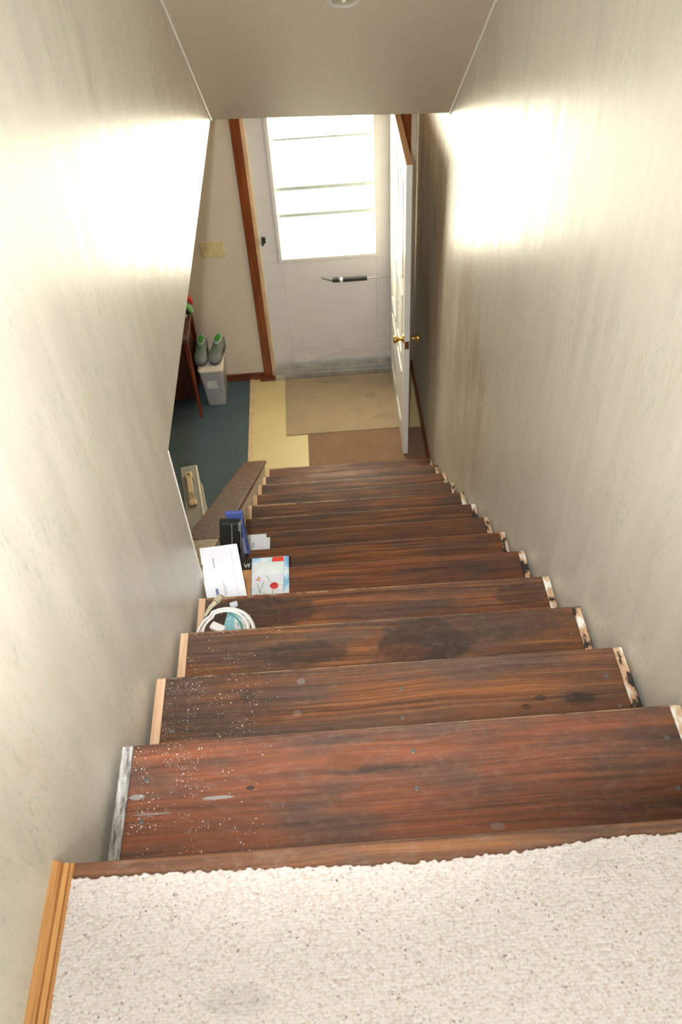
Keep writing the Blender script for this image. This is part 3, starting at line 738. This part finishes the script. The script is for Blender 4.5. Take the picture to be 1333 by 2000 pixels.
# ------------------------------------------------------------------ mail and cable on the treads
def sheet(name, corners, mat, th=.0012, nx=8, ny=12, curl=0.0, parent=None, seed=0):
    """thin sheet through 4 corners (near-left, near-right, far-right, far-left) with thickness and a slight curl"""
    A, B, Cc, D = [Vector(c) for c in corners]
    bm = bmesh.new(); top = []; bot = []
    for j in range(ny+1):
        for i in range(nx+1):
            u = i/nx; t = j/ny
            p = A.lerp(B, u).lerp(D.lerp(Cc, u), t)
            p = p + Vector((0, 0, curl*(math.sin(t*math.pi*.5)**2)*(.3+.7*(1-u)) + .0015*mnoise.noise(Vector((u*3+seed, t*4, seed)))))
            top.append(bm.verts.new(p+Vector((0, 0, th)))); bot.append(bm.verts.new(p))
    w = nx+1
    for j in range(ny):
        for i in range(nx):
            a = j*w+i; bm.faces.new((top[a], top[a+1], top[a+w+1], top[a+w])); bm.faces.new((bot[a], bot[a+w], bot[a+w+1], bot[a+1]))
    for i in range(nx):
        bm.faces.new((top[i], bot[i], bot[i+1], top[i+1])); a = ny*w+i; bm.faces.new((top[a], top[a+1], bot[a+1], bot[a]))
    for j in range(ny):
        a = j*w; bm.faces.new((top[a], top[a+w], bot[a+w], bot[a])); a = j*w+nx; bm.faces.new((top[a], bot[a], bot[a+w], top[a+w]))
    return obj(name, bm, mat, parent, smooth=False)
M_paper = simple('white_envelope_paper', (.74, .76, .80), .6, var=.03, scale=14)
M_ink = simple('blue_grey_ink', (.12, .17, .32), .6)
M_ink2 = simple('grey_ink', (.30, .31, .36), .6)
Z5 = -5*RISE; Z4 = -4*RISE; Z7 = -7*RISE; Z6 = -6*RISE
# big envelope
ev = sheet('envelope', [(-.010, 1.09, Z5+.037), (.121, 1.09, Z5+.038), (.080, 1.330, Z5+.131), (-.046, 1.330, Z5+.121)], M_paper, .003, seed=2)
tag(ev, 'large white window envelope slanting over the fifth tread beside the left wall', 'envelope')
def on_quad(Q, u, t, dz):
    A, B, Cc, D = [Vector(c) for c in Q]; p = A.lerp(B, u).lerp(D.lerp(Cc, u), t); return (p.x, p.y, p.z+dz)
QE = [(-.010, 1.09, Z5+.037), (.121, 1.09, Z5+.038), (.080, 1.330, Z5+.131), (-.046, 1.330, Z5+.121)]
def mark(par, Q, u0, u1, t0, t1, m, name='print', dz=.0050):
    bm = bmesh.new(); vs = [bm.verts.new(on_quad(Q, u, t, dz)) for u, t in ((u0, t0), (u1, t0), (u1, t1), (u0, t1))]
    vs2 = [bm.verts.new(on_quad(Q, u, t, dz-.0004)) for u, t in ((u0, t0), (u1, t0), (u1, t1), (u0, t1))]
    bm.faces.new(vs); bm.faces.new(vs2[::-1])
    for i in range(4): bm.faces.new((vs[i], vs2[i], vs2[(i+1) % 4], vs[(i+1) % 4]))
    return obj(name, bm, m, par)
mark(ev, QE, .25, .32, .30, .42, M_ink, 'barcode'); mark(ev, QE, .47, .485, .32, .50, M_ink2, 'address_line'); mark(ev, QE, .51, .52, .32, .45, M_ink2, 'address_line')
mark(ev, QE, .30, .325, .70, .84, M_ink2, 'postmark'); mark(ev, QE, .80, .805, .30, .97, M_ink2, 'fold')
# book under it
bk = thing('book', 'tan book with a black top band, half under the large envelope', 'book', (.055, 1.235, Z5))
box('page_block', -.058, .058, -.115, .115, .002, .020, simple('page_edges', (.6, .55, .45), .7), bk)
box('cover', -.060, .060, -.118, .118, .020, .024, simple('tan_cover', (.40, .20, .08), .35, var=.35, scale=16), bk, .001)
box('cover', -.060, .060, -.118, .118, 0, .002, simple('tan_cover', (.40, .20, .08), .35, var=.35, scale=16), bk)
box('title_band', -.0602, .0602, .070, .1182, .0232, .0245, simple('black_band', (.02, .018, .016), .35), bk)
def text_obj(s, size, mat, parent, loc, rz=0, name='lettering', ex=.0003):
    cu = bpy.data.curves.new('t', 'FONT'); cu.body = s; cu.size = size; cu.extrude = ex
    t = bpy.data.objects.new('t', cu); COL.objects.link(t)
    dg = bpy.context.evaluated_depsgraph_get(); me = bpy.data.meshes.new_from_object(t.evaluated_get(dg))
    bpy.data.objects.remove(t); me.materials.clear(); me.materials.append(mat)
    o = bpy.data.objects.new(name, me); COL.objects.link(o); o.parent = parent; o.location = loc; o.rotation_euler = (0, 0, rz)
    return o
text_obj('Vf', .024, simple('white_print', (.75, .72, .65), .5), bk, (.034, .080, .0248))
# magazines
M_mag = simple('pale_cover_print', (.66, .68, .72), .35, var=.05, scale=30)
mg = thing('magazine', 'blue and white magazine with a red corner label, under the flower card', 'magazine', (.178, 1.24, Z5))
box('pages', -.062, .062, -.122, .122, 0, .012, simple('magazine_pages', (.62, .62, .6), .6), mg)
k = NT('blue_white_cover'); k.base(k.ramp(k.noise(k.coord((14, 14, 14)), 1, 3, .6, .6), [(.36, (.14, .38, .60)), (.48, (.42, .64, .76)), (.56, (.70, .74, .76))])); k.rough(.3)
box('cover', -.063, .063, -.123, .123, .012, .0135, k.m, mg)
o = box('red_label', .006, .046, .102, .1215, .0135, .0140, simple('red_label_print', (.72, .06, .04), .4), mg)
text_obj('NEWS', .0, M_ink, mg, (0, 0, 0)) if False else None
cd = thing('catalogue', 'white seed catalogue with red and yellow flowers, on top of the blue magazine', 'catalogue', (.170, 1.232, Z5+.0142)); cd.rotation_euler = (0, 0, math.radians(-1.5))
box('pages', -.050, .052, -.110, .100, 0, .009, simple('catalogue_pages', (.62, .64, .6), .6), cd)
box('cover', -.051, .053, -.111, .101, .009, .010, M_mag, cd, .0004)
box('pale_panel', -.049, .050, .048, .098, .010, .0103, simple('pale_green_panel', (.68, .74, .70), .4), cd)
def flower(cx, cy, r, petal, core, n=9):
    bm = bmesh.new()
    for i in range(n):
        a = 2*math.pi*i/n; d = Vector((math.cos(a), math.sin(a), 0)); s = Vector((-d.y, d.x, 0))
        c0 = Vector((cx, cy, .0104))
        ps = [c0+s*r*.1, c0+d*r*.6+s*r*.28, c0+d*r, c0+d*r*.6-s*r*.28, c0-s*r*.1]
        bm.faces.new([bm.verts.new(p) for p in ps])
    f_ = obj('flower', bm, petal, cd); so_ = f_.modifiers.new('s', 'SOLIDIFY'); so_.thickness = .0002; so_.offset = 1
    bm = bmesh.new(); lathe(bm, [(r*.34, 0), (r*.34, .0004)], 12); obj('centre', bm, core, f_, loc=(cx, cy, .0105))
P_red = simple('red_petal', (.62, .05, .04), .5); P_pink = simple('lilac_petal', (.72, .60, .80), .5); P_w = simple('white_petal', (.8, .8, .78), .5)
P_y = simple('yellow_centre', (.72, .42, .05), .5); P_dk = simple('dark_red_petal', (.30, .03, .04), .5); P_o = simple('orange_centre', (.85, .45, .12), .5)
flower(-.031, .028, .016, P_pink, P_y); flower(.022, -.002, .017, P_red, P_red); flower(.042, -.004, .012, P_w, P_w); flower(-.036, -.048, .015, P_dk, P_o); flower(-.040, .008, .006, P_w, P_y)
P_g = simple('green_stem', (.20, .33, .12), .6)
bm = bmesh.new()
for pts in ([(.018, -.015, .0104), (.014, -.09, .0104)], [(-.004, .040, .0104), (.010, .012, .0104)], [(-.034, .012, .0104), (-.022, -.04, .0104)], [(-.012, .018, .0104), (-.026, -.03, .0104)], [(-.03, -.02, .0104), (.02, -.05, .0104)]):
    tube(bm, pts, .0010, 6)
obj('stems', bm, P_g, cd)
# black zip pouch and blue folder standing on tread six
pc2 = thing('zip_pouch', 'upright black zipped pouch behind the large envelope, leaning by the half wall', 'pouch', (.008, 1.500, Z6))
pc2.rotation_euler = (math.radians(-3), math.radians(7), 0)
M_pch = simple('black_pouch_fabric', (.014, .015, .013), .7, var=.3, scale=120, bump=.3)
bm = bmesh.new(); bx(bm, -.036, .036, -.016, .016, .004, .243); obj('body', bm, M_pch, pc2, .008, seg=3)
bm = bmesh.new(); bx(bm, .006, .0092, -.0185, -.0155, .01, .240); z_ = obj('zip', bm, simple('silver_zip', (.55, .55, .53), .35, .6), pc2)
bm = bmesh.new(); bmesh.ops.create_uvsphere(bm, u_segments=14, v_segments=8, radius=.0055)
for v in bm.verts: v.co += Vector((.0075, -.0215, .112))
obj('zip_pull', bm, simple('zip_pull_metal', (.7, .68, .62), .3, .6), z_, smooth=True)
bm = bmesh.new(); bx(bm, .0365, .041, -.015, .012, .03, .24); bx(bm, .030, .040, -.0165, -.005, .205, .2445); obj('strap', bm, simple('grey_strap', (.22, .21, .21), .6), pc2, .002)
bf = thing('folder', 'blue plastic folder standing behind the black zipped pouch', 'folder', (.044, 1.560, Z6))
bm = bmesh.new(); bx(bm, -.026, .037, -.007, .007, .003, .236); bx(bm, .031, .037, -.050, -.007, .085, .226); obj('cover', bm, simple('blue_plastic', (.09, .13, .38), .35), bf, .004)
bm = bmesh.new(); bx(bm, -.022, .0255, -.0085, -.0070, .010, .100); obj('paper_edge', bm, simple('grey_violet_paper', (.34, .34, .46), .6), bf)
bh = thing('binder_clip', 'black binder clip at the right edge of the large envelope', 'clip', (.082, 1.375, Z5+.010))
bm = bmesh.new(); prism(bm, [(-.012, 0), (.012, 0), (.004, .014), (-.004, .014)], 0, -.016, .010); obj('body', bm, M_black, bh, .001)
bm = bmesh.new(); tube(bm, [(-.012, -.006, .013), (-.014, .03, .030), (-.006, .034, .032), (-.002, -.006, .013)], .0016, 6); obj('handle', bm, M_black, bh)
# envelopes on tread seven
QA = [(.0, 1.66, Z7+.001), (.128, 1.655, Z7+.001), (.125, 1.805, Z7+.001), (-.005, 1.812, Z7+.001)]
QB = [(.01, 1.66, Z7+.006), (.117, 1.655, Z7+.006), (.118, 1.816, Z7+.006), (.004, 1.816, Z7+.006)]
QA = [(.0, 1.66, Z7+.001), (.132, 1.66, Z7+.001), (.133, 1.80, Z7+.001), (-.005, 1.80, Z7+.001)]
e1 = tag(sheet('envelope', QA, M_paper, .003, seed=5), 'lower white envelope of the two on the seventh tread, sticking out to the right', 'envelope')
e2 = tag(sheet('envelope', QB, M_paper, .003, seed=8), 'upper white envelope of the two on the seventh tread, with a grey postmark', 'envelope')
mark(e2, QB, .52, .56, .55, .72, M_ink2, 'postmark'); mark(e2, QB, .15, .38, .80, .84, M_ink2, 'postmark'); mark(e2, QB, .12, .34, .74, .76, M_ink2, 'postmark')

# coiled white extension cord
cc = thing('extension_cord', 'coiled white extension cord on the fourth tread against the left wall', 'cord', (.068, .925, Z4))
M_cord = simple('white_cord_rubber', (.80, .78, .74), .4, var=.03)
bm = bmesh.new(); pts = []
turns = 3
for i in range(turns*48+30):
    a = 2*math.pi*i/48 + 2.2; t_ = i/(turns*48)
    r_ = .092-.0085*math.floor(t_*turns)*1.0 + .003*math.sin(a*1.5+1) - .002*t_
    pts.append((r_*math.cos(a)*.96, r_*math.sin(a), .006+.0062*(i/48) + .002*math.sin(a*2)))
tube(bm, pts, .0040, 10)
obj('cable', bm, M_cord, cc, smooth=True)
bm = bmesh.new(); tube(bm, [(-.062, .058, .024), (-.045, .088, .030), (-.030, .102, .033)], [.004, .007, .008], 12)
bx(bm, -.009, .009, -.010, .012, -.006, .006, Matrix.Translation((-.023, .112, .033)) @ Matrix.Rotation(math.radians(-35), 4, 'Z'))
M_tp = simple('clear_tan_plug', (.44, .39, .27), .3)
obj('socket', bm, M_tp, cc, .002)
bm = bmesh.new(); bx(bm, -.012, .012, -.022, .022, -.008, .008, Matrix.Translation((-.022, .018, .020)) @ Matrix.Rotation(math.radians(60), 4, 'Z')); obj('plug', bm, M_cord, cc, .004)
pk = thing('plastic_packet', 'crumpled teal and clear plastic packet inside the coiled cord', 'packet', (.085, .93, Z4))
def crumple(name, x0, x1, y0, y1, z, m, par, amp=.008, seed=1, n=16, skew=0.0):
    bm = bmesh.new(); g = {}
    for j in range(n+1):
        for i in range(n+1):
            x = x0+(x1-x0)*i/n + skew*j/n; y = y0+(y1-y0)*j/n
            g[i, j] = bm.verts.new((x, y, z+amp*(mnoise.noise(Vector((x*45+seed, y*45, seed))) + .5*mnoise.noise(Vector((x*110, y*110+seed, 2))))))
    for j in range(n):
        for i in range(n): bm.faces.new((g[i, j], g[i+1, j], g[i+1, j+1], g[i, j+1]))
    o = obj(name, bm, m, par); s_ = o.modifiers.new('s', 'SOLIDIFY'); s_.thickness = .001; s_.offset = 1
    return o
crumple('teal_side', -.035, .012, -.045, .068, .014, simple('teal_film', (.22, .42, .46), .3), pk, .006, 3, skew=.022)
crumple('clear_side', .012, .058, -.045, .055, .013, simple('cloudy_film', (.56, .58, .54), .3), pk, .006, 7, skew=-.004)
bm = bmesh.new(); tube(bm, [(-.012, .062, .022), (.012, .045, .023), (.03, .02, .023), (.036, -.02, .022)], .003, 8); obj('green_seam', bm, simple('green_seam_film', (.10, .28, .27), .4), pk)
bm = bmesh.new(); bx(bm, -.012, .012, -.006, .006, .012, .030, Matrix.Translation((.006, .092, 0)) @ Matrix.Rotation(.3, 4, 'Z')); 
o = obj('crimped_end', bm, simple('grey_film', (.50, .50, .55), .3), pk, .003)
